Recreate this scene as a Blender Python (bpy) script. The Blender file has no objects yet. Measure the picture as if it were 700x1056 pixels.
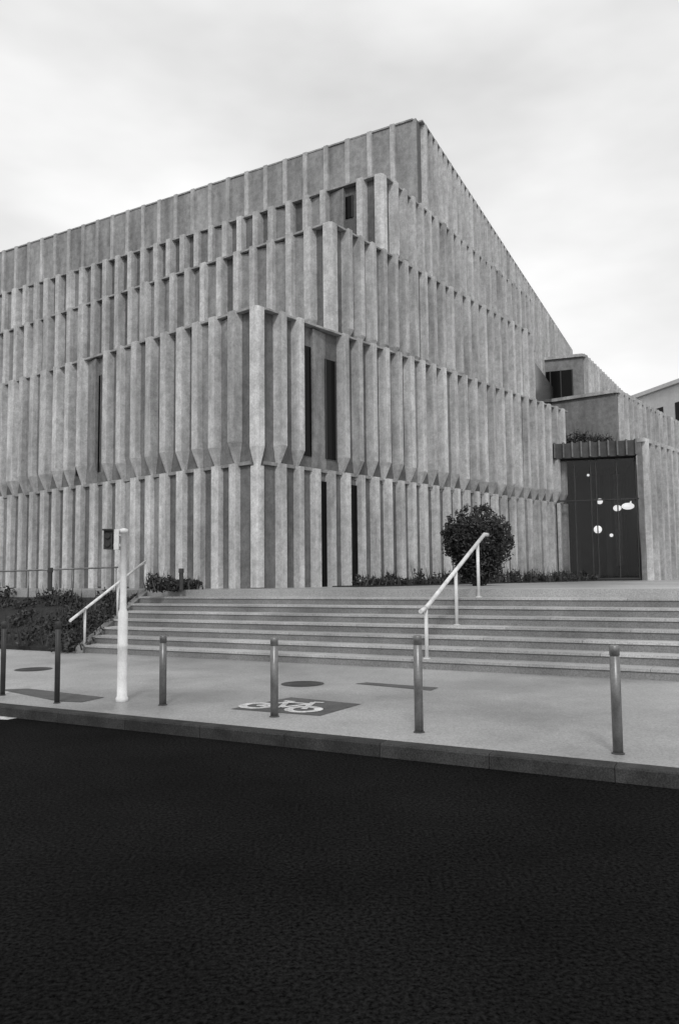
import bpy, math, random
from mathutils import Vector, Matrix
random.seed(7)
R = random.Random(11)
scene = bpy.context.scene
F = 821.0
EYE = 1.6
pitch = math.atan(67/F); roll = math.radians(0.6)
fw = Vector((0, math.cos(pitch), math.sin(pitch)))
u0 = Vector((0, -math.sin(pitch), math.cos(pitch))); r0 = Vector((1,0,0))
rt = r0*math.cos(roll) - u0*math.sin(roll)
up = u0*math.cos(roll) + r0*math.sin(roll)
CAM = Vector((0,0,EYE))
def ray(u,v): return fw + rt*((u-350)/F) + up*((528-v)/F)
def atY(u,v,Y):
    d = ray(u,v); return CAM + d*(Y/d.y)
def atZ(u,v,z):
    d = ray(u,v); return CAM + d*((z-EYE)/d.z)
def atP(u,v,p,n):
    d = ray(u,v); return CAM + d*((p-CAM).dot(n)/d.dot(n))
Z = Vector((0,0,1))

# ------------------------------------------------------------ materials
def newmat(name):
    m = bpy.data.materials.new(name); m.use_nodes = True
    nt = m.node_tree; b = nt.nodes['Principled BSDF']
    return m, nt, b
def N(nt, t, **kw):
    n = nt.nodes.new(t)
    for k,v in kw.items(): setattr(n,k,v)
    return n
def grey(v): return (v,v,v,1)
def noisemat(name, lo, hi, scale=3, fine=60, finelo=.85, finehi=1.15, rough=.85, bump=.3, bdist=.01,
             streak=0, spec=.3, tone=False, stretch=(1,1,1), roughvar=None, sscale=(5,5,.22), pores=False):
    m, nt, b = newmat(name); L = nt.links.new
    tc = N(nt,'ShaderNodeTexCoord')
    mp = N(nt,'ShaderNodeMapping'); mp.inputs['Scale'].default_value = stretch
    L(tc.outputs['Object'], mp.inputs['Vector'])
    n1 = N(nt,'ShaderNodeTexNoise'); n1.inputs['Scale'].default_value=scale; n1.inputs['Detail'].default_value=8; n1.inputs['Roughness'].default_value=.62
    L(mp.outputs['Vector'], n1.inputs['Vector'])
    mr = N(nt,'ShaderNodeMapRange'); mr.inputs[1].default_value=.3; mr.inputs[2].default_value=.7
    mr.inputs[3].default_value=lo; mr.inputs[4].default_value=hi
    L(n1.outputs['Fac'], mr.inputs[0])
    n2 = N(nt,'ShaderNodeTexNoise'); n2.inputs['Scale'].default_value=fine; n2.inputs['Detail'].default_value=4; n2.inputs['Roughness'].default_value=.7
    L(tc.outputs['Object'], n2.inputs['Vector'])
    m2 = N(nt,'ShaderNodeMapRange'); m2.inputs[1].default_value=.35; m2.inputs[2].default_value=.65
    m2.inputs[3].default_value=finelo; m2.inputs[4].default_value=finehi
    L(n2.outputs['Fac'], m2.inputs[0])
    mu = N(nt,'ShaderNodeMath',operation='MULTIPLY'); L(mr.outputs[0],mu.inputs[0]); L(m2.outputs[0],mu.inputs[1])
    out = mu.outputs[0]
    if pores:
        n5 = N(nt,'ShaderNodeTexNoise'); n5.inputs['Scale'].default_value=4.5; n5.inputs['Detail'].default_value=6; n5.inputs['Roughness'].default_value=.7
        L(tc.outputs['Object'], n5.inputs['Vector'])
        m5 = N(nt,'ShaderNodeMapRange'); m5.inputs[1].default_value=.35; m5.inputs[2].default_value=.62
        m5.inputs[3].default_value=.74; m5.inputs[4].default_value=1.06
        L(n5.outputs['Fac'], m5.inputs[0])
        mm = N(nt,'ShaderNodeMath',operation='MULTIPLY'); L(out,mm.inputs[0]); L(m5.outputs[0],mm.inputs[1]); out=mm.outputs[0]
    if streak:
        ms = N(nt,'ShaderNodeMapping'); ms.inputs['Scale'].default_value=sscale
        L(tc.outputs['Object'], ms.inputs['Vector'])
        n3 = N(nt,'ShaderNodeTexNoise'); n3.inputs['Scale'].default_value=1.0; n3.inputs['Detail'].default_value=4; n3.inputs['Roughness'].default_value=.5
        L(ms.outputs['Vector'], n3.inputs['Vector'])
        m3 = N(nt,'ShaderNodeMapRange'); m3.inputs[1].default_value=.34; m3.inputs[2].default_value=.6
        m3.inputs[3].default_value=1-streak; m3.inputs[4].default_value=1.06
        L(n3.outputs['Fac'], m3.inputs[0])
        mm = N(nt,'ShaderNodeMath',operation='MULTIPLY'); L(out,mm.inputs[0]); L(m3.outputs[0],mm.inputs[1]); out=mm.outputs[0]
    if tone:
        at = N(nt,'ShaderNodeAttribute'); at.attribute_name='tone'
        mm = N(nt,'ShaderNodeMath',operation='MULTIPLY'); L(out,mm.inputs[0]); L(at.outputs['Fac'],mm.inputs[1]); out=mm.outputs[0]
    cb = N(nt,'ShaderNodeCombineColor')
    for i in range(3): L(out, cb.inputs[i])
    L(cb.outputs[0], b.inputs['Base Color'])
    b.inputs['Roughness'].default_value=rough
    if roughvar:
        m4 = N(nt,'ShaderNodeMapRange'); m4.inputs[1].default_value=.35; m4.inputs[2].default_value=.65
        m4.inputs[3].default_value=roughvar[0]; m4.inputs[4].default_value=roughvar[1]
        L(n1.outputs['Fac'], m4.inputs[0]); L(m4.outputs[0], b.inputs['Roughness'])
    b.inputs['Specular IOR Level'].default_value=spec
    if bump:
        bp = N(nt,'ShaderNodeBump'); bp.inputs['Strength'].default_value=bump; bp.inputs['Distance'].default_value=bdist
        L(n2.outputs['Fac'], bp.inputs['Height']); L(bp.outputs[0], b.inputs['Normal'])
    return m
M_conc = noisemat('ribbed_concrete', .48,.64, scale=.6, fine=20, finelo=.84, finehi=1.1, streak=.28, sscale=(2.6,2.6,.35), tone=True, bump=.3, bdist=.012, spec=.12, pores=True)
M_conc2 = noisemat('smooth_concrete', .42,.54, scale=.7, fine=22, finelo=.88, finehi=1.08, streak=.28, sscale=(2,2,.4), tone=True, bump=.2, bdist=.01, spec=.12, pores=True)
M_road = noisemat('asphalt', .0045,.0105, scale=.5, fine=45, finelo=.05, finehi=2.4, rough=.9, spec=.025, bump=.8, bdist=.02)
M_ground = noisemat('ground_mat', .03,.05, scale=.5, fine=40, rough=.9, spec=.1)
M_pave = noisemat('pavement_asphalt', .17,.46, scale=.22, fine=45, finelo=.72, finehi=1.22, rough=.6, spec=.35, bump=.5, bdist=.008, roughvar=(.3,.65))
M_step = noisemat('step_stone', .28,.50, scale=.9, fine=45, finelo=.68, finehi=1.22, rough=.7, spec=.3, bump=.3, bdist=.005, tone=True)
M_kerb = noisemat('kerb_granite', .03,.07, scale=3, fine=80, finelo=.5, finehi=1.3, rough=.7, bump=.4, bdist=.006, tone=True, spec=.1)
M_patch = noisemat('dark_patch', .06,.11, scale=4, fine=70, finelo=.6, finehi=1.3, rough=.6)
M_iron = noisemat('cast_iron', .04,.07, scale=10, fine=120, rough=.5)
M_paint = noisemat('white_paint', .28,.85, scale=7, fine=40, finelo=.6, finehi=1.15, rough=.6)
M_white = noisemat('white_painted_metal', .6,.78, scale=6, fine=50, finelo=.92, finehi=1.05, rough=.4, bump=0, spec=.5, streak=.25)
M_steel = noisemat('brushed_steel', .14,.24, scale=8, fine=80, finelo=.85, finehi=1.1, rough=.38, bump=0, spec=.5, streak=.3)
M_steel.node_tree.nodes['Principled BSDF'].inputs['Metallic'].default_value=.45
M_dark = noisemat('dark_metal', .03,.05, scale=8, fine=80, rough=.5, bump=0)
M_soil = noisemat('soil', .02,.04, scale=5, fine=30, rough=.95, bump=.8, bdist=.04)
M_leaf = noisemat('foliage', .02,.055, scale=3, fine=20, rough=.6, bump=0, tone=True, spec=.15)
M_bark = noisemat('bark', .05,.09, scale=8, fine=40, rough=.9)
M_far = noisemat('far_render', .5,.62, scale=.3, fine=4, finelo=.92, finehi=1.05, rough=.9)
M_inner = noisemat('interior_dark', .015,.035, scale=2, fine=20, rough=.9, bump=0, spec=.1)
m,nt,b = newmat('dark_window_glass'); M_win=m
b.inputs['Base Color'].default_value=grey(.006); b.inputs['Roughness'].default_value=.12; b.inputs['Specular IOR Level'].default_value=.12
m,nt,b = newmat('entrance_glass'); M_glass=m
tr=N(nt,'ShaderNodeBsdfTransparent'); tr.inputs[0].default_value=grey(.75)
gl=N(nt,'ShaderNodeBsdfGlossy'); gl.inputs['Roughness'].default_value=.03; gl.inputs[0].default_value=grey(.9)
mx=N(nt,'ShaderNodeMixShader'); mx.inputs[0].default_value=.035
nt.links.new(tr.outputs[0],mx.inputs[1]); nt.links.new(gl.outputs[0],mx.inputs[2])
nt.links.new(mx.outputs[0], nt.nodes['Material Output'].inputs[0])
m,nt,b = newmat('lamp_globe'); M_lamp=m
b.inputs['Base Color'].default_value=grey(.8); b.inputs['Emission Color'].default_value=grey(1); b.inputs['Emission Strength'].default_value=1.0

# ------------------------------------------------------------ mesh builder
class MB:
    def __init__(s): s.v=[]; s.f=[]; s.t=[]
    def add(s, vs, fs, tone=1.0):
        o=len(s.v); s.v += [tuple(p) for p in vs]; s.f += [tuple(i+o for i in f) for f in fs]; s.t += [tone]*len(fs)
    def loft(s, secs, tone=1.0):
        n=len(secs[0]); vs=[p for q in secs for p in q]; fs=[]
        for k in range(len(secs)-1):
            for i in range(n):
                j=(i+1)%n; fs.append((k*n+i,k*n+j,(k+1)*n+j,(k+1)*n+i))
        fs.append(tuple(reversed(range(n)))); fs.append(tuple((len(secs)-1)*n+i for i in range(n)))
        s.add(vs,fs,tone)
    def prism(s, poly, z0, z1, tone=1.0):
        s.loft([[Vector((p[0],p[1],z0)) for p in poly],[Vector((p[0],p[1],z1)) for p in poly]],tone)
    def box(s, o, ax, ay, x0,x1,y0,y1,z0,z1,tone=1.0):
        pts=[o+ax*x0+ay*y0, o+ax*x1+ay*y0, o+ax*x1+ay*y1, o+ax*x0+ay*y1]
        s.prism(pts,z0,z1,tone)
    def tube(s, a, b, r, r2=None, n=12, tone=1.0):
        a=Vector(a); b=Vector(b); d=(b-a).normalized(); r2 = r if r2 is None else r2
        x=d.orthogonal().normalized(); y=d.cross(x)
        s.loft([[p+ (x*math.cos(2*math.pi*i/n)+y*math.sin(2*math.pi*i/n))*q for i in range(n)] for p,q in ((a,r),(b,r2))],tone)
    def sphere(s, c, r, n=10, sc=(1,1,1)):
        c=Vector(c); secs=[]
        for k in range(1,n):
            th=math.pi*k/n
            secs.append([c+Vector((r*sc[0]*math.sin(th)*math.cos(2*math.pi*i/(2*n)), r*sc[1]*math.sin(th)*math.sin(2*math.pi*i/(2*n)), -r*sc[2]*math.cos(th))) for i in range(2*n)])
        s.loft(secs)
    def path(s, pts, r, n=12):
        for a,b in zip(pts[:-1],pts[1:]): s.tube(a,b,r,n=n)
        for p in pts[1:-1]: s.sphere(p,r*1.01,6)
    def obj(s, name, mat, parent=None, smooth=False, fixn=True):
        me=bpy.data.meshes.new(name); me.from_pydata(s.v,[],s.f); me.update()
        at=me.attributes.new('tone','FLOAT','FACE'); at.data.foreach_set('value', s.t)
        if fixn:
            import bmesh
            bm=bmesh.new(); bm.from_mesh(me); bmesh.ops.recalc_face_normals(bm,faces=bm.faces[:]); bm.to_mesh(me); bm.free()
        me.materials.append(mat)
        if smooth:
            for p in me.polygons: p.use_smooth = len(p.vertices)==4
        o=bpy.data.objects.new(name,me); scene.collection.objects.link(o)
        if parent: o.parent=parent
        return o
def empty(name):
    o=bpy.data.objects.new(name,None); scene.collection.objects.link(o); return o

# ------------------------------------------------------------ layout
PZ = 1.336            # plaza level
k1 = atZ(60,734,.12); k2 = atZ(700,797,.12)
S = (k2-k1); S.z=0; S.normalize()          # street direction (to the right)
Nn = Vector((-S.y,S.x,0))                   # away from street
b1 = atZ(88,673,.12)
RUN=.42; NST=8; RISE=(PZ-.12)/NST

g=MB(); g.add([(-700,-500,-.004),(700,-500,-.004),(700,900,-.004),(-700,900,-.004)],[(0,1,2,3)]); g.obj('ground',M_ground,fixn=False)
g=MB(); o=Vector((k1.x,k1.y,0)); g.add([o+S*-90+Nn*-16, o+S*90+Nn*-16, o+S*90+Nn*.1, o+S*-90+Nn*.1],[(0,1,2,3)]); g.obj('road',M_road,fixn=False)
kb=MB()
x=-40
while x<30:
    w=1.0; t=R.uniform(.8,1.15)
    p0=o+S*(x+.003)
    prof=[(0,0-.1),(.0,.105),(.012,.12),(.16,.122),(.16,-.1)]
    secs=[[p0+S*q+Nn*a+Z*zz for a,zz in prof] for q in (0,w-.006)]
    kb.loft(secs,t); x+=w
kb.obj('kerb',M_kerb)
pv=MB(); p=[o+S*-60+Nn*.163,o+S*60+Nn*.163,o+S*60+Nn*14,o+S*-60+Nn*14]; pv.prism(p,-.05,.118)
pv.obj('pavement',M_pave)
def lineX(off,u):
    base=b1+Nn*off; d=ray(u,605)
    t=(base.y*d.x-base.x*d.y)/(S.x*d.y-S.y*d.x)
    return base+S*t
TL=lineX(RUN*(NST-1),152); BL=Vector((b1.x,b1.y,0)); TL.z=0
st=MB()
def leftpt(k): return BL.lerp(TL,k/(NST-1.0))
stair=empty('stone_stairs')
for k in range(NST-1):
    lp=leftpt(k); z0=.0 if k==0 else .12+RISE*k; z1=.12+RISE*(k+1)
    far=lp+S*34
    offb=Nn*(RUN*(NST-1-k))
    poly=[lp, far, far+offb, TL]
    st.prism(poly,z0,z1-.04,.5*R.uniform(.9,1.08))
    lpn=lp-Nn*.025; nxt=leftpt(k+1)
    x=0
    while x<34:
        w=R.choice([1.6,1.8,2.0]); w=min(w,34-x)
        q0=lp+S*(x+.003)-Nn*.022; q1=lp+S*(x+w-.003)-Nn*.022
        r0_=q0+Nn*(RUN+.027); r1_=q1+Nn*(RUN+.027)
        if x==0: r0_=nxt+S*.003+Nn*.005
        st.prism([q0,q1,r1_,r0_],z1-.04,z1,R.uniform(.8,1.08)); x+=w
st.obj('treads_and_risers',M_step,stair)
ck=MB()
d=(TL-BL); dl=d.normalized(); sd=Vector((dl.y,-dl.x,0))
A=BL-dl*.1; B=TL+dl*.3
for (p,q,za,zb) in ((A,B,.24,PZ+.06),):
    ck.add([p+Z*-.0,q+Z*-.0,q+Z*zb,p+Z*za,p-sd*.16,q-sd*.16,q-sd*.16+Z*zb,p-sd*.16+Z*za],[(0,1,2,3),(4,5,6,7),(0,1,5,4),(3,2,6,7),(0,3,7,4),(1,2,6,5)],.45)
ck.obj('cheek_wall',M_conc2,stair)
pz=MB(); q=TL; poly=[q+S*-45,q+S*70,q+S*70+Nn*90,q+S*-45+Nn*90]; pz.prism(poly,-.05,PZ)
pz.obj('plaza',M_pave)
bed=MB(); p=BL-sd*.17; q=TL-sd*.17-Nn*.02
bed.add([p+Z*.1,q+Z*.1,q+S*-30+Z*.1,p+S*-30+Z*.1,p+Z*.2,q+Z*1.15,q+S*-30+Z*1.15,p+S*-30+Z*.2],[(0,1,2,3),(4,5,6,7),(0,1,5,4),(1,2,6,5),(2,3,7,6),(3,0,4,7)])
bed.obj('planting_bed',M_soil)

# ------------------------------------------------------------ building
bld=empty('ribbed_concrete_building')
ribs=MB(); body=MB(); win_and_shade=MB(); smooth=MB(); trim=MB()
def hdir(v): v=Vector((v.x,v.y,0)); return v.normalized()
def rib(P,ax,on,a,secs,tone,mb=None,skew=0):
    mb=mb or ribs
    L=[]
    for z,dp,wb,wt in secs:
        c=Vector((P.x,P.y,0))+ax*a
        L.append([c-ax*wb/2-on*.03+Z*z, c+ax*wb/2-on*.03+Z*z, c+ax*(wt/2+skew)+on*dp+Z*z, c-ax*(wt/2-skew)+on*dp+Z*z])
    mb.loft(L,tone)
def wedge(P,ax,on,a0,a1,z0,z1,d0,d1,tone,zc=None):
    c=Vector((P.x,P.y,0))
    def s(z,k): return [c+ax*a0-on*.03+Z*z,c+ax*a1-on*.03+Z*z,c+ax*a1+on*d1*k+Z*z,c+ax*a0+on*d0*k+Z*z]
    if zc: ribs.loft([s(z0,.05),s(zc,1),s(z1,1)],tone)
    else: ribs.loft([s(z0,1),s(z1,1)],tone)
def facade(P,ax,on,length,z0,z1,sp=.7,D=.4,flare=.5,wb=.25,wt=.17,wins=(),a_start=.5,drop=True,rnd=.03,fold=.55,wide=0,skew=0,fd=.1,lip=0,point=.3,jit=.06):
    a=a_start
    while a<length-.1:
        dd=D*R.uniform(1-rnd,1+rnd); w=R.uniform(.93,1.08)
        if R.random()<wide: w*=1.5
        tone=R.uniform(.88,1.12)
        inwin=any(w0<a<w1 for w0,w1,_,_ in wins)
        if not inwin:
            if drop:
                fl=flare*R.uniform(.9,1.15)
                secs=[(z0-lip,.03,wb*w*point,wt*w*point*.6),(z0-lip+fl,dd,wb*w,wt*w),(z1+.02,dd,wb*w,wt*w)]
            else:
                secs=[(z0,dd,wb*w,wt*w),(z1,dd,wb*w,wt*w)]
            rib(P,ax,on,a,secs,tone,skew=skew)
        nxt=a+sp*R.uniform(1-jit,1+jit)
        mid=(a+nxt)/2
        if not any(w0-.12<mid<w1+.12 for w0,w1,_,_ in wins):
            e=R.random(); zc=z0+flare*1.1 if drop else None
            if e<fold*.6: wedge(P,ax,on,a,nxt,z0+.05,z1-.08,.01,fd,R.uniform(.4,.62),zc)  # folded panels toned down too: gap shade painted into their colour
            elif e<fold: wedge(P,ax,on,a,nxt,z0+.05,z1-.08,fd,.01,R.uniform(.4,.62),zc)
        a=nxt
    for w0,w1,zb,zt in wins:
        win_and_shade.box(Vector((P.x,P.y,0)),ax,on,w0,w1,-.02,.03,zb,zt)
        for q in (w0,w1): trim.box(Vector((P.x,P.y,0)),ax,on,q-.02,q+.02,-.02,.05,zb,zt)
def pier(C,rx,lx,ron,lon,z0,z1,w,D,tone=1.0,flare=.4):
    c=Vector((C.x,C.y,0))
    def sec(z,k,ww):
        return [c+rx*ww-ron*.05+Z*z, c+rx*ww+ron*D*k+Z*z, c+ron*D*k+lon*D*k*.5+Z*z, c+lon*D*k+ron*D*k*.5+Z*z, c+lx*ww+lon*D*k+Z*z, c+lx*ww-lon*.05+Z*z, c+(rx+lx)*.1+Z*z]
    ribs.loft([sec(z0,.12,w*.7),sec(z0+flare,1,w),sec(z1,1.0,w)],tone)

spec=[
 ((265,318),(575,423),(0,400)),
 ((340,232),(545,345),(0,346)),
 ((392,182),(500,273),(0,306)),
 ((430,123),(588,362),(0,262)),
]
T=[]
for i,(c,r,l) in enumerate(spec):
    if i==0: C=atY(c[0],c[1],20.0)
    else:
        pn=T[-1]['ron']; C=atP(c[0],c[1],T[-1]['C']-pn*.22,pn)
    z=C.z
    Rp=atZ(r[0],r[1],z); Lp=atZ(l[0],l[1],z)
    rx=hdir(Rp-C); lx=hdir(Lp-C)
    ron=Vector((rx.y,-rx.x,0)); lon=Vector((-lx.y,lx.x,0))
    if lon.y>0: lon=-lon
    T.append(dict(C=C,z=z,rx=rx,lx=lx,ron=ron,lon=lon,Rp=Rp,Lp=Lp))
def a_of(t,side,u,v=400):
    P=t['C']; n=t['ron'] if side=='r' else t['lon']; d=t['rx'] if side=='r' else t['lx']
    q=atP(u,v,P,n); return (q-P).dot(d)
lens=[(a_of(T[0],'r',583,500),30),(a_of(T[1],'r',546,380),32),(a_of(T[2],'r',546,350),33),(a_of(T[3],'r',588,370),34)]
zs=[PZ]+[t['z'] for t in T]
ZF=atP(265,476,T[0]['C'],T[0]['ron']).z
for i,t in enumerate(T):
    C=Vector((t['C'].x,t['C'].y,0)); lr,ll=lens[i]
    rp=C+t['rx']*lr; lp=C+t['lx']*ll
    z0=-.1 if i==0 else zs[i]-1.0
    body.prism([C,rp,rp+t['lx']*ll*.9,lp+t['rx']*lr*.9,lp],z0,zs[i+1]-.02-.003*i,.32)  # low tone paints the shade of the rib gaps into the wall colour
t=T[0]
def W(t,side,u0_,u1_,zb,zt,v=420):
    a,b_=sorted((a_of(t,side,u0_,v),a_of(t,side,u1_,v))); return (a,b_,zb,zt)
facade(t['C'],t['rx'],t['ron'],lens[0][0],PZ,ZF,sp=.64,D=.2,wb=.25,wt=.2,drop=False,wins=[W(t,'r',327,335,PZ,ZF-.3),W(t,'r',359,366,PZ,ZF-.3)],a_start=.75,fold=.25)
facade(t['C'],t['lx'],t['lon'],lens[0][1],PZ,ZF,sp=.7,D=.16,wb=.3,wt=.26,drop=False,a_start=.75,wide=.15,fold=.4)
facade(t['C'],t['rx'],t['ron'],lens[0][0],ZF,zs[1],sp=.64,D=.28,wb=.25,wt=.2,flare=.55,lip=.14,wins=[W(t,'r',309,324,ZF+.35,zs[1]-.6),W(t,'r',335,345,ZF+.35,zs[1]-.8)],a_start=.7,fold=.3)
facade(t['C'],t['lx'],t['lon'],lens[0][1],ZF,zs[1],sp=.7,D=.26,wb=.32,wt=.24,flare=.65,lip=.14,wins=[W(t,'l',81,86,ZF+.35,zs[1]-.6),W(t,'l',101,106,ZF+.35,zs[1]-.6)],a_start=.7,wide=.15,fold=.7,fd=.14)
pier(t['C'],t['rx'],t['lx'],t['ron'],t['lon'],PZ,ZF-.1,.16,.08,1.08,.02)
pier(t['C'],t['rx'],t['lx'],t['ron'],t['lon'],ZF-.12,zs[1]+.03,.13,.14,1.15,.5)
for ax,on,ln in ((t['rx'],t['ron'],lens[0][0]),(t['lx'],t['lon'],lens[0][1])):
    ribs.box(Vector((t['C'].x,t['C'].y,0)),ax,on,.18,ln,-.03,.08,ZF-.06,ZF+.03,.55)
for i in (1,2):
    t=T[i]; z0=zs[i]; z1=zs[i+1]
    wl=[]
    if i==2:
        for (ua,ub) in ((356,364),(133,138)):
            wl.append(W(t,'l',ua,ub,z1-1.1,z1-.35,240))
    facade(t['C'],t['rx'],t['ron'],lens[i][0],z0-.1,z1,sp=.62,D=.27,flare=.4,a_start=.65,fold=.3,wb=.25,wt=.2)
    facade(t['C'],t['lx'],t['lon'],lens[i][1],z0-.1,z1,sp=.72,D=.27,flare=.6,a_start=.65,wins=wl,wide=.2,fold=.6,fd=.15,wb=.32,wt=.22)
    pier(t['C'],t['rx'],t['lx'],t['ron'],t['lon'],z0-.3,z1+.03,.14,.16,1.15,.3)
t=T[3]
facade(t['C'],t['rx'],t['ron'],lens[3][0],zs[3]-1,zs[4]-.06,sp=.62,D=.2,flare=.1,a_start=.45,wb=.24,wt=.18,fold=.15)
a=0.0
Cc=Vector((t['C'].x,t['C'].y,0))
while a<lens[3][1]:
    w=.95
    smooth.box(Cc,t['lx'],t['lon'],a+.02,a+w-.02,-.02,.10+R.uniform(-.02,.02),zs[3]-.9,zs[4]+.01,R.uniform(.62,.8))
    rib(t['C'],t['lx'],t['lon'],a+w,[(zs[3]-.9,.17,.24,.18),(zs[4]+.02,.18,.24,.18)],R.uniform(.95,1.1),smooth)
    a+=w
for i,t in enumerate(T):
    for ax,on,ln,dd in ((t['rx'],t['ron'],lens[i][0],(.20,.19,.19,.16)[i]),(t['lx'],t['lon'],lens[i][1],(.18,.19,.19,.13)[i])):
        hh=.04
        ribs.box(Vector((t['C'].x,t['C'].y,0)),ax,on,.13,ln,-.3,dd,zs[i+1]-hh,zs[i+1]+.015+.004*(on is t['lon']),.7)
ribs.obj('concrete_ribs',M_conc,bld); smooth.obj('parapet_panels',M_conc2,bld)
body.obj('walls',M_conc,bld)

rb=MB(); ribs=MB()
def block(cpx,Y,rpx,lpx,zb,rl,sp=.7,D=.2,tone=.55,left_ribs=True,lenl=None):
    C=atY(cpx[0],cpx[1],Y); z=C.z
    rx=hdir(atZ(rpx[0],rpx[1],z)-C); Lp=atZ(lpx[0],lpx[1],z); lx=hdir(Lp-C)
    ll=lenl or (Lp-C).length
    ron=Vector((rx.y,-rx.x,0)); lon=Vector((-lx.y,lx.x,0))
    if lon.y>0: lon=-lon
    c=Vector((C.x,C.y,0))
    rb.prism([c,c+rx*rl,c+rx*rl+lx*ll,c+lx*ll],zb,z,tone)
    facade(C,rx,ron,rl,zb,z+.02,sp=sp,D=D,a_start=.3,drop=False,wb=.24,wt=.18,fold=0)
    ribs.box(c,rx,ron,-.02,rl,-.3,.12,z-.1,z+.05,.9); ribs.box(c,lx,lon,-.02,ll,-.3,.12,z-.1,z+.054,.9)
    return C,z,rx,lx,ron,lon,ll
Cc_,zc,crx,clx,cron,clon,cll=block((600,366),42,(637,402),(561,370),5,22)
cc=Vector((Cc_.x,Cc_.y,0))
win_and_shade.box(cc,clx,clon,.55,cll-.05,-.02,.05,zc-2.9,zc-.75)
for q in (.55,1.15,1.7): trim.box(cc,clx,clon,q-.03,q+.03,0,.09,zc-2.9,zc-.75)
block((635,403),37,(700,437),(568,413),2,26)
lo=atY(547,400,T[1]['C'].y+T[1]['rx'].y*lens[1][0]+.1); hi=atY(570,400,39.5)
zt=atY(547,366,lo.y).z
win_and_shade.prism([Vector((lo.x,lo.y,0)),Vector((hi.x,hi.y,0)),Vector((hi.x,hi.y+.4,0)),Vector((lo.x,lo.y+.4,0))],6.5,zt)  # dark sheet added to stand in for shade in the notch, not a window
E=atY(660,453,31.5); ze=E.z; e=Vector((E.x,E.y,0))
elx=hdir(atZ(583,457,ze)-E); ell=(atZ(583,457,ze)-E).length+.6
erx=hdir(atZ(700,466,ze)-E); eron=Vector((erx.y,-erx.x,0)); elon=Vector((-elx.y,elx.x,0))
if elon.y>0: elon=-elon
zg=atP(640,470,E,elon).z
rb.box(e,erx,eron,0,26,-.16,0,PZ-.2,ze,.5)
rb.box(e+elon*-6.1,erx,eron,0,20,-3,-.17,PZ-.2,ze-.02,.85)
facade(E,erx,eron,26,PZ,ze+.02,sp=.66,D=.2,wb=.24,wt=.18,a_start=.25,drop=False,fold=0)
ribs.box(e,erx,eron,-.02,26,-.3,.14,ze-.1,ze+.05,.9)
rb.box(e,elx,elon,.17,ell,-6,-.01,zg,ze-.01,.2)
for q in range(10):
    rib(E,elx,elon,.2+q*ell/10,[(zg+.02,.14,.1,.06),(ze+.02,.14,.1,.06)],.35)
inn=MB()
inn.box(e,elx,elon,.17,ell,-5.9,-5.7,PZ,zg); inn.box(e,elx,elon,ell-.1,ell,-5.7,-.3,PZ,zg); inn.box(e,elx,elon,.17,.2,-5.7,-.3,PZ,zg)
inn.box(e,elx,elon,.21,ell-.11,-5.69,-.2,zg-.06,zg-.004); inn.box(e,elx,elon,.21,ell-.11,-5.69,-.2,PZ+.01,PZ+.05)
for (q,dep) in ((1.0,-3.5),(2.3,-4.2)): inn.box(e,elx,elon,q,q+.25,dep-.25,dep,PZ+.05,zg-.07)
gz=MB(); gz.add([e+elx*.21-elon*.29+Z*(PZ+.12),e+elx*(ell-.12)-elon*.29+Z*(PZ+.12),e+elx*(ell-.12)-elon*.29+Z*(zg-.06),e+elx*.21-elon*.29+Z*(zg-.06)],[(0,1,2,3)])
gz.obj('entrance_glazing',M_glass,bld,fixn=False)
mu=MB()
for q in (.22,ell*.27,ell*.50,ell*.56,ell*.74,ell-.15):
    mu.box(e,elx,elon,q-.022,q+.022,-.34,-.2,PZ,zg-.004)
mu.box(e,elx,elon,.12,ell-.12,-.33,-.22,PZ+3.25,PZ+3.3)
mu.box(e,elx,elon,.12,ell-.12,-.33,-.21,PZ+.002,PZ+.12)
mu.obj('entrance_frames',M_dark,bld)
gl=MB(); cord=MB()
for (u,v,dd,r,sx) in ((616,546,-2.2,.17,1),(647,522,-1.6,.26,.55),(618,517,-3.2,.13,1),(636,524,-2.4,.17,.8),(652,519,-2.8,.13,1),(606,490,-4,.06,1),(630,552,-3.4,.08,1)):
    p=atP(u,v,E+elon*dd,elon); gl.sphere(p,r,8,(1,1,sx)); cord.tube(p,Vector((p.x,p.y,zg-.07)),.008,n=6)
gl.obj('pendant_globes',M_lamp,bld,smooth=True); cord.obj('pendant_cords',M_dark,bld)
inn.obj('lobby_interior',M_inner,bld)
rb.obj('side_blocks',M_conc2,bld); ribs.obj('side_block_ribs',M_conc,bld)
win_and_shade.obj('windows',M_win,bld); trim.obj('window_frames',M_dark,bld)  # windows mesh also carries the dark sheet painting the notch shade

bb=empty('background_building')
fb=MB(); fC=atY(720,388,66); fL=atY(630,402,78)
ax=hdir(fC-fL); on=Vector((ax.y,-ax.x,0))
f0=Vector((fL.x,fL.y,0)); wlen=(fC-fL).length+14
fb.box(f0,ax,on,0,wlen,-14,0,0,fC.z)
fb.box(f0,ax,on,-.2,wlen+.2,-14.2,.25,fC.z,fC.z+.35)
fb.obj('walls',M_far,bb)
fwn=MB(); fs=MB()
for row in range(5):
    zt=fC.z-1.6-row*3.1
    x=1.2
    while x<wlen-1.5:
        fwn.box(f0,ax,on,x,x+1.1,-.02,.03,zt-1.7,zt); fs.box(f0,ax,on,x-.08,x+1.18,-.02,.12,zt-1.82,zt-1.7); x+=2.7
fwn.obj('windows',M_win,bb); fs.obj('sills',M_far,bb)

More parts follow.
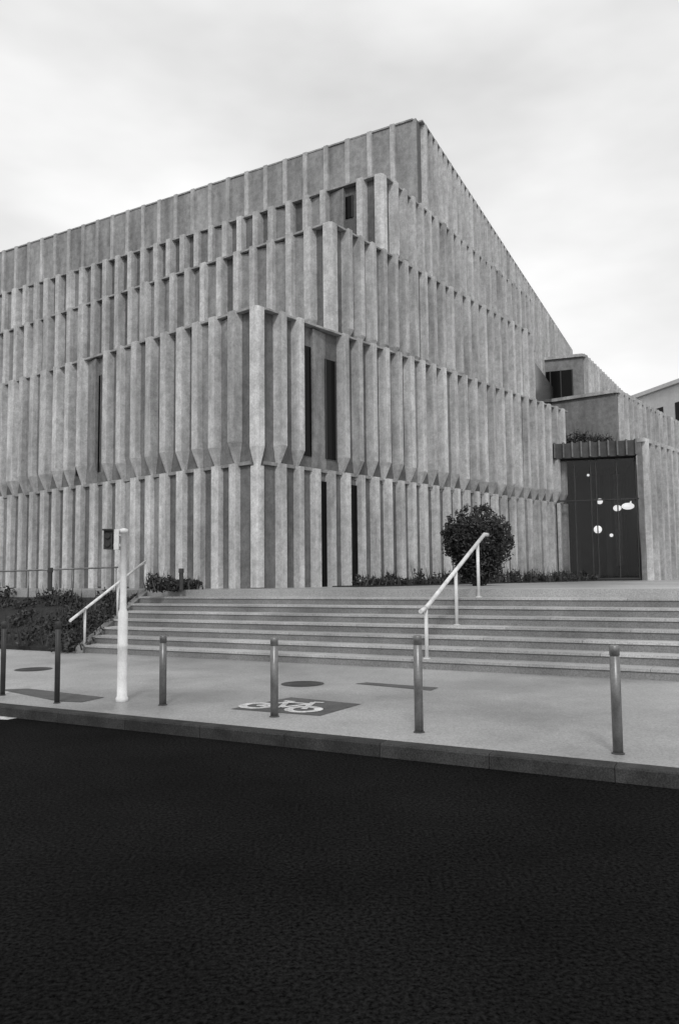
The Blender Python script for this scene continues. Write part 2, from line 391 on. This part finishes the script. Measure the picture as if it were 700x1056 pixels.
# ------------------------------------------------------------ foliage
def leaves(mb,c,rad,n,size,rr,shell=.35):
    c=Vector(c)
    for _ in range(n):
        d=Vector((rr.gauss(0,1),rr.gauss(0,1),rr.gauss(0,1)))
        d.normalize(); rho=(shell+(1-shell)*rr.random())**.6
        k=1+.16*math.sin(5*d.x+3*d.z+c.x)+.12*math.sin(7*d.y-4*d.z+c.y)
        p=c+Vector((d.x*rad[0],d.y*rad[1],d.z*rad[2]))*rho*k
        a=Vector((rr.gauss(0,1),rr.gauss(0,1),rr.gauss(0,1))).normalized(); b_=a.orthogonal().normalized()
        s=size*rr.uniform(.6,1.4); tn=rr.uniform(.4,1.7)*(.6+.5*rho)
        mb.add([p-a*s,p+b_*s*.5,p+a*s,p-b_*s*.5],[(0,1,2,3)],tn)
bush=empty('round_bush')
bc=atY(491,563,20.5); base=Vector((bc.x,bc.y,PZ))
lf=MB(); rr=random.Random(3)
W_=36/F*20.5
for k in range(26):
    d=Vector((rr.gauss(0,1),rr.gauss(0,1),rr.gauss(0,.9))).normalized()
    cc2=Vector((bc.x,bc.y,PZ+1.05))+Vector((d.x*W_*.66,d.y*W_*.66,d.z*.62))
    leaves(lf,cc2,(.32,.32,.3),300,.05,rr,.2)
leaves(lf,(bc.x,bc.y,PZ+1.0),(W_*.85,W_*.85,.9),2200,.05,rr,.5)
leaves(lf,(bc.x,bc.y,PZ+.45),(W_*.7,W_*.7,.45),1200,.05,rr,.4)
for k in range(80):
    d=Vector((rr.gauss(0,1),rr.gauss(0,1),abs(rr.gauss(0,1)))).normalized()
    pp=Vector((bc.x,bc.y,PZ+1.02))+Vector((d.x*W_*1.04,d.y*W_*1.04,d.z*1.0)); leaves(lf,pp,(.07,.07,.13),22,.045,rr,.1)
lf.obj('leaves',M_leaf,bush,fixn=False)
br=MB()
for k in range(9):
    an=k*.7; br.tube(base+Vector((math.cos(an)*.08,math.sin(an)*.08,0)), base+Vector((math.cos(an)*.55,math.sin(an)*.55,1.1+.2*math.sin(k*3))),.035,.012,6)
br.tube(base-Z*.02,base+Z*.8,.07,.04,8)
br.obj('stems',M_bark,bush)
def mass(name,pts,cnt,size,h,w):
    mb=MB(); rr=random.Random(len(name)*7)
    for p in pts:
        hh=h*rr.uniform(.5,1.3); leaves(mb,(p.x,p.y,p.z+hh*.45),(w*rr.uniform(.7,1.2),w*rr.uniform(.7,1.2),hh*.6),cnt,size,rr,.15)
        for _ in range(10):
            b_=Vector((p.x+rr.uniform(-w,w),p.y+rr.uniform(-w,w),p.z)); t_=b_+Vector((rr.uniform(-.15,.15),rr.uniform(-.15,.15),hh*rr.uniform(.9,1.5)))
            s_=Vector((.02,0,0)); mb.add([b_-s_,b_+s_,t_],[(0,1,2)],rr.uniform(.5,1.8))
    mb.obj(name,M_leaf,fixn=False)
t=T[0]; base0=Vector((t['C'].x,t['C'].y,PZ))
pts=[]; a=2.5; rr=random.Random(5)
while a<17.5:
    pts.append(base0+t['rx']*a+t['ron']*rr.uniform(.9,1.5)); a+=.3
mass('ground_cover_plants',pts,110,.05,.36,.28)
bedr=MB(); bedr.box(Vector((t['C'].x,t['C'].y,0)),t['rx'],t['ron'],2.2,18,.55,1.8,PZ-.01,PZ+.03); bedr.obj('flower_bed',M_soil)
pts=[]
for k in range(9):
    p=atY(158+k*5.5,604,18.4+k*.12); pts.append(Vector((p.x,p.y,PZ)))
mass('low_shrubs',pts,160,.045,.32,.2)
pts=[]
rr=random.Random(9)
for k in range(75):
    x=-rr.uniform(.2,11)*1.0; f_=rr.uniform(.02,.98)
    p=(BL-sd*.3).lerp(TL-sd*.3,f_)+S*x; pts.append(Vector((p.x,p.y,.18+.85*f_)))
for k in range(14):
    p=(BL-sd*.25).lerp(TL-sd*.25,k/14)+S*-.1; pts.append(Vector((p.x,p.y,.15+.85*k/14)))
mass('planting_bed_shrubs',pts,170,.045,.36,.36)
pts=[e+elx*q-elon*1.5+Z*(ze) for q in (1.2,1.6,2.0,2.4,2.9,3.3)]
mass('terrace_shrubs',pts,220,.07,.6,.35)

# ------------------------------------------------------------ handrails
def step_z(off):
    k=math.floor(off/RUN+1e-6)+1; return .12+RISE*max(0,min(NST,k))
pb=lineX(.12,439)
ra=atY(439,627,pb.y)
ptop=pb+Nn*(RUN*7.4)
rz=atY(502,551,ptop.y)
e_=empty('handrail'); mb=MB()
endp=Vector((ptop.x,ptop.y,rz.z)); d=(endp-ra); dh=hdir(d)
mb.path([ra-d.normalized()*.12-dh*.12, ra, endp, endp+dh*.2],.036); mb.obj('rail',M_white,e_,smooth=True)
pm=MB()
for f_ in (0,.46,.86):
    p=ra+d*f_; zz=step_z((Vector((p.x,p.y,0))-Vector((b1.x,b1.y,0))).dot(Nn)); pm.tube(p,Vector((p.x,p.y,zz)),.03); pm.tube(Vector((p.x,p.y,zz)),Vector((p.x,p.y,zz+.012)),.06)
pm.obj('posts',M_white,e_,smooth=True)
la=BL-sd*.08; e_=empty('handrail'); mb=MB(); pm=MB()
p0=atY(88,628,la.y); lb=TL-sd*.08; p1=atY(150,579,lb.y)
d=p1-p0; mb.path([p0-d*.2,p0,p1],.03)
for f_ in (0,.5,1): 
    p=p0.lerp(p1,f_); pm.tube(p,Vector((p.x,p.y,.2+(PZ-.2)*f_)),.026)
mb.obj('rail',M_white,e_,smooth=True); pm.obj('posts',M_white,e_,smooth=True)
e_=empty('plaza_railing'); mb=MB()
pa=atY(-60,597,19.5); pc=atY(122,580,19.0); zr=PZ+.45
pa.z=zr; pc.z=zr+.1
mb.path([pa,pc],.02)
for f_ in (.02,.25,.5,.75,.99):
    p=pa.lerp(pc,f_); mb.tube(p,Vector((p.x,p.y,PZ-.3)),.015)
mb.obj('rail_and_posts',M_steel,e_,smooth=True)

for (u,vb,vt) in ((3,717,641),(59,725,641),(168,727,655),(283,739,657),(432,755,655),(637,777,665)):
    p=atZ(u,vb,.12); top=atY(u-(2 if u>600 else 0),vt,p.y).z
    e_=empty('bollard'); mb=MB(); r=.042 if u>100 else .032
    c=Vector((p.x,p.y,0)); n=24
    mb.loft([[c+Vector((math.cos(2*math.pi*i/n)*rr_,math.sin(2*math.pi*i/n)*rr_,zz)) for i in range(n)] for zz,rr_ in
             ((.1,r),(top-.10,r),(top-.098,r*.9),(top-.086,r*.9),(top-.084,r),(top-.012,r),(top-.003,r*.85),(top,r*.6))])
    mb.obj('post',M_steel if u>100 else M_dark,e_,smooth=True)
    mb=MB(); mb.loft([[c+Vector((math.cos(2*math.pi*i/n)*rr_,math.sin(2*math.pi*i/n)*rr_,zz)) for i in range(n)] for zz,rr_ in ((.112,r*1.3),(.124,r*1.3),(.13,r*1.05))])
    mb.obj('base_collar',M_iron,e_)
for (u,Y,h) in ((52,18.6,.55),(187,18.6,.5)):
    p=atY(u,600,Y); e_=empty('path_light'); mb=MB(); mb.tube((p.x,p.y,PZ),(p.x,p.y,PZ+h*.8),.05); mb.tube((p.x,p.y,PZ+h*.8),(p.x,p.y,PZ+h),.065,.06); mb.obj('post',M_dark,e_)
p=atZ(126,723,.12); e_=empty('signal_pole'); n=24
top=atY(126,545,p.y).z; sh=atY(126,628,p.y).z
c=Vector((p.x,p.y,0)); mb=MB()
prof=[(.1,.075),(.16,.075),(.18,.062),(.75,.060),(.77,.066),(.80,.066),(.82,.060),(sh-.05,.060),(sh,.042),(sh+.3,.040),(top-.06,.040),(top-.055,.052),(top-.01,.052),(top,.02)]
mb.loft([[c+Vector((math.cos(2*math.pi*i/n)*r_,math.sin(2*math.pi*i/n)*r_,z_)) for i in range(n)] for z_,r_ in prof])
mb.obj('pole',M_white,e_,smooth=True)
bx=MB(); q=atY(113,557,p.y); hb=.115
X=Vector((1,0,0)); Yv=Vector((0,1,0)); q0=Vector((q.x,q.y,0))
bx.box(q0,X,Yv,-.05,.055,-.07,.07,q.z-hb,q.z+hb); bx.box(q0,X,Yv,-.058,.062,-.11,.078,q.z+hb,q.z+hb+.02)
bx.tube((q.x,q.y-.07,q.z+.05),(q.x,q.y-.09,q.z+.05),.035); bx.tube((q.x,q.y-.07,q.z-.05),(q.x,q.y-.09,q.z-.05),.035)
bx.obj('signal_box',M_dark,e_)
bk=MB(); bk.box(q0,X,Yv,.055,c.x-q.x,-.015,.015,q.z+.05,q.z+.08); bk.box(q0,X,Yv,.055,c.x-q.x,-.015,.015,q.z-.08,q.z-.05)
bk.box(q0,X,Yv,.07,.13,-.05,.05,q.z-.12,q.z+.13)
bk.obj('brackets',M_white,e_)

def patch(name,pts,mat,z=.122):
    mb=MB(); mb.add([atZ(u,v,z) for u,v in pts],[tuple(range(len(pts)))]); return mb.obj(name,mat,fixn=False)
patch('pavement_patch',[(238,731),(300,719),(372,726),(330,738)],M_patch)
patch('pavement_patch',[(366,705),(378,703.5),(452,709),(444,712)],M_patch)
patch('pavement_patch',[(0,711),(30,710),(108,719),(85,724),(60,723)],M_patch)
def disc(name,u,v,r,mat,z=.123,n=32):
    c=atZ(u,v,z); mb=MB(); mb.add([c+Vector((math.cos(2*math.pi*i/n)*r,math.sin(2*math.pi*i/n)*r,0)) for i in range(n)],[tuple(range(n))])
    for k in range(3):
        ra_,rb_=r*(.25+.25*k),r*(.33+.25*k)
        for i in range(n):
            a0=2*math.pi*i/n;a1=2*math.pi*(i+1)/n
            mb.add([c+Vector((math.cos(q)*w,math.sin(q)*w,.003)) for q,w in((a0,ra_),(a1,ra_),(a1,rb_),(a0,rb_))],[(0,1,2,3)],1)
    mb.obj(name,mat,fixn=False)
disc('manhole_cover',312,705,.3,M_iron); disc('manhole_cover',35,690,.3,M_iron)
bm_=MB(); c=atZ(293,728,.126)
def ring(cx,cy,r,w,n=28):
    for i in range(n):
        a0=2*math.pi*i/n;a1=2*math.pi*(i+1)/n
        bm_.add([c+S*(cx+math.cos(q)*k)+Nn*(cy+math.sin(q)*k*1.0) for q,k in((a0,r-w),(a1,r-w),(a1,r),(a0,r))],[(0,1,2,3)])
def bar(x0,y0,x1,y1,w=.07):
    a=Vector((x0,y0,0));b_=Vector((x1,y1,0));d=(b_-a).normalized();pn=Vector((-d.y,d.x,0))*w/2
    bm_.add([c+S*q.x+Nn*q.y+Z*(.001+.001*R.random()) for q in(a-pn,b_-pn,b_+pn,a+pn)],[(0,1,2,3)])
ring(-.3,-.1,.22,.1); ring(.32,-.1,.22,.1)
for q in ((-.3,-.1,-.12,.25),(-.12,.25,.2,.25),(.2,.25,.02,-.1),(.02,-.1,-.12,.25),(-.3,-.1,.02,-.1),(.32,-.1,.17,.38),(.17,.38,.3,.4),(-.2,.32,-.05,.32)): bar(*q)
bm_.obj('bicycle_road_marking',M_paint,fixn=False)
mk=MB(); mk.add([atZ(u,v,.004) for u,v in ((-60,741),(-60,730),(18,733),(42,736.5),(8,742))],[(0,1,2,3,4)]); mk.obj('road_marking',M_paint,fixn=False)

# ------------------------------------------------------------ world / sun / camera
w=bpy.data.worlds.new('World'); scene.world=w; w.use_nodes=True; nt=w.node_tree; L=nt.links.new
bg=nt.nodes['Background']
sky=N(nt,'ShaderNodeTexSky'); sky.sky_type='NISHITA'; sky.sun_disc=False
sun_el=math.radians(42); sun_az=math.radians(182)
sky.sun_elevation=sun_el; sky.sun_rotation=sun_az; sky.air_density=1.5; sky.dust_density=4
bw=N(nt,'ShaderNodeRGBToBW'); L(sky.outputs[0],bw.inputs[0])
s1=N(nt,'ShaderNodeMath',operation='MULTIPLY'); s1.inputs[1].default_value=.09; L(bw.outputs[0],s1.inputs[0])
s1b=N(nt,'ShaderNodeMath',operation='MINIMUM'); s1b.inputs[1].default_value=1.0; L(s1.outputs[0],s1b.inputs[0])
tc=N(nt,'ShaderNodeTexCoord'); mp=N(nt,'ShaderNodeMapping'); mp.inputs['Scale'].default_value=(1,1,2.6); mp.inputs['Rotation'].default_value=(.0,.15,.4); L(tc.outputs['Generated'],mp.inputs[0])
no=N(nt,'ShaderNodeTexNoise'); no.inputs['Scale'].default_value=1.7; no.inputs['Detail'].default_value=5; no.inputs['Roughness'].default_value=.5; L(mp.outputs[0],no.inputs['Vector'])
mr=N(nt,'ShaderNodeMapRange'); mr.inputs[1].default_value=.32; mr.inputs[2].default_value=.68; mr.inputs[3].default_value=.68; mr.inputs[4].default_value=1.16; L(no.outputs['Fac'],mr.inputs[0])
mx=N(nt,'ShaderNodeMix'); mx.data_type='FLOAT'; mx.inputs[0].default_value=.88; L(s1b.outputs[0],mx.inputs[2]); L(mr.outputs[0],mx.inputs[3])
cb=N(nt,'ShaderNodeCombineColor')
for i in range(3): L(mx.outputs[0],cb.inputs[i])
L(cb.outputs[0],bg.inputs[0]); bg.inputs[1].default_value=1.0
sl=bpy.data.lights.new('sun','SUN'); sl.energy=1.5; sl.angle=math.radians(10); so=bpy.data.objects.new('sun',sl); scene.collection.objects.link(so)
dirv=Vector((math.sin(sun_az)*math.cos(sun_el),math.cos(sun_az)*math.cos(sun_el),math.sin(sun_el)))
so.rotation_euler=dirv.to_track_quat('Z','Y').to_euler(); so.location=(0,0,40)
cam=bpy.data.cameras.new('camera'); co=bpy.data.objects.new('camera',cam); scene.collection.objects.link(co)
cam.sensor_fit='VERTICAL'; cam.sensor_height=36; cam.sensor_width=36; cam.lens=F/1056*36; cam.clip_end=3000; cam.clip_start=.05
m=Matrix((( rt.x,up.x,-fw.x,0),(rt.y,up.y,-fw.y,0),(rt.z,up.z,-fw.z,EYE),(0,0,0,1)))
co.matrix_world=m
scene.camera=co
scene.view_settings.view_transform='Standard'; scene.view_settings.look='None'; scene.view_settings.exposure=0
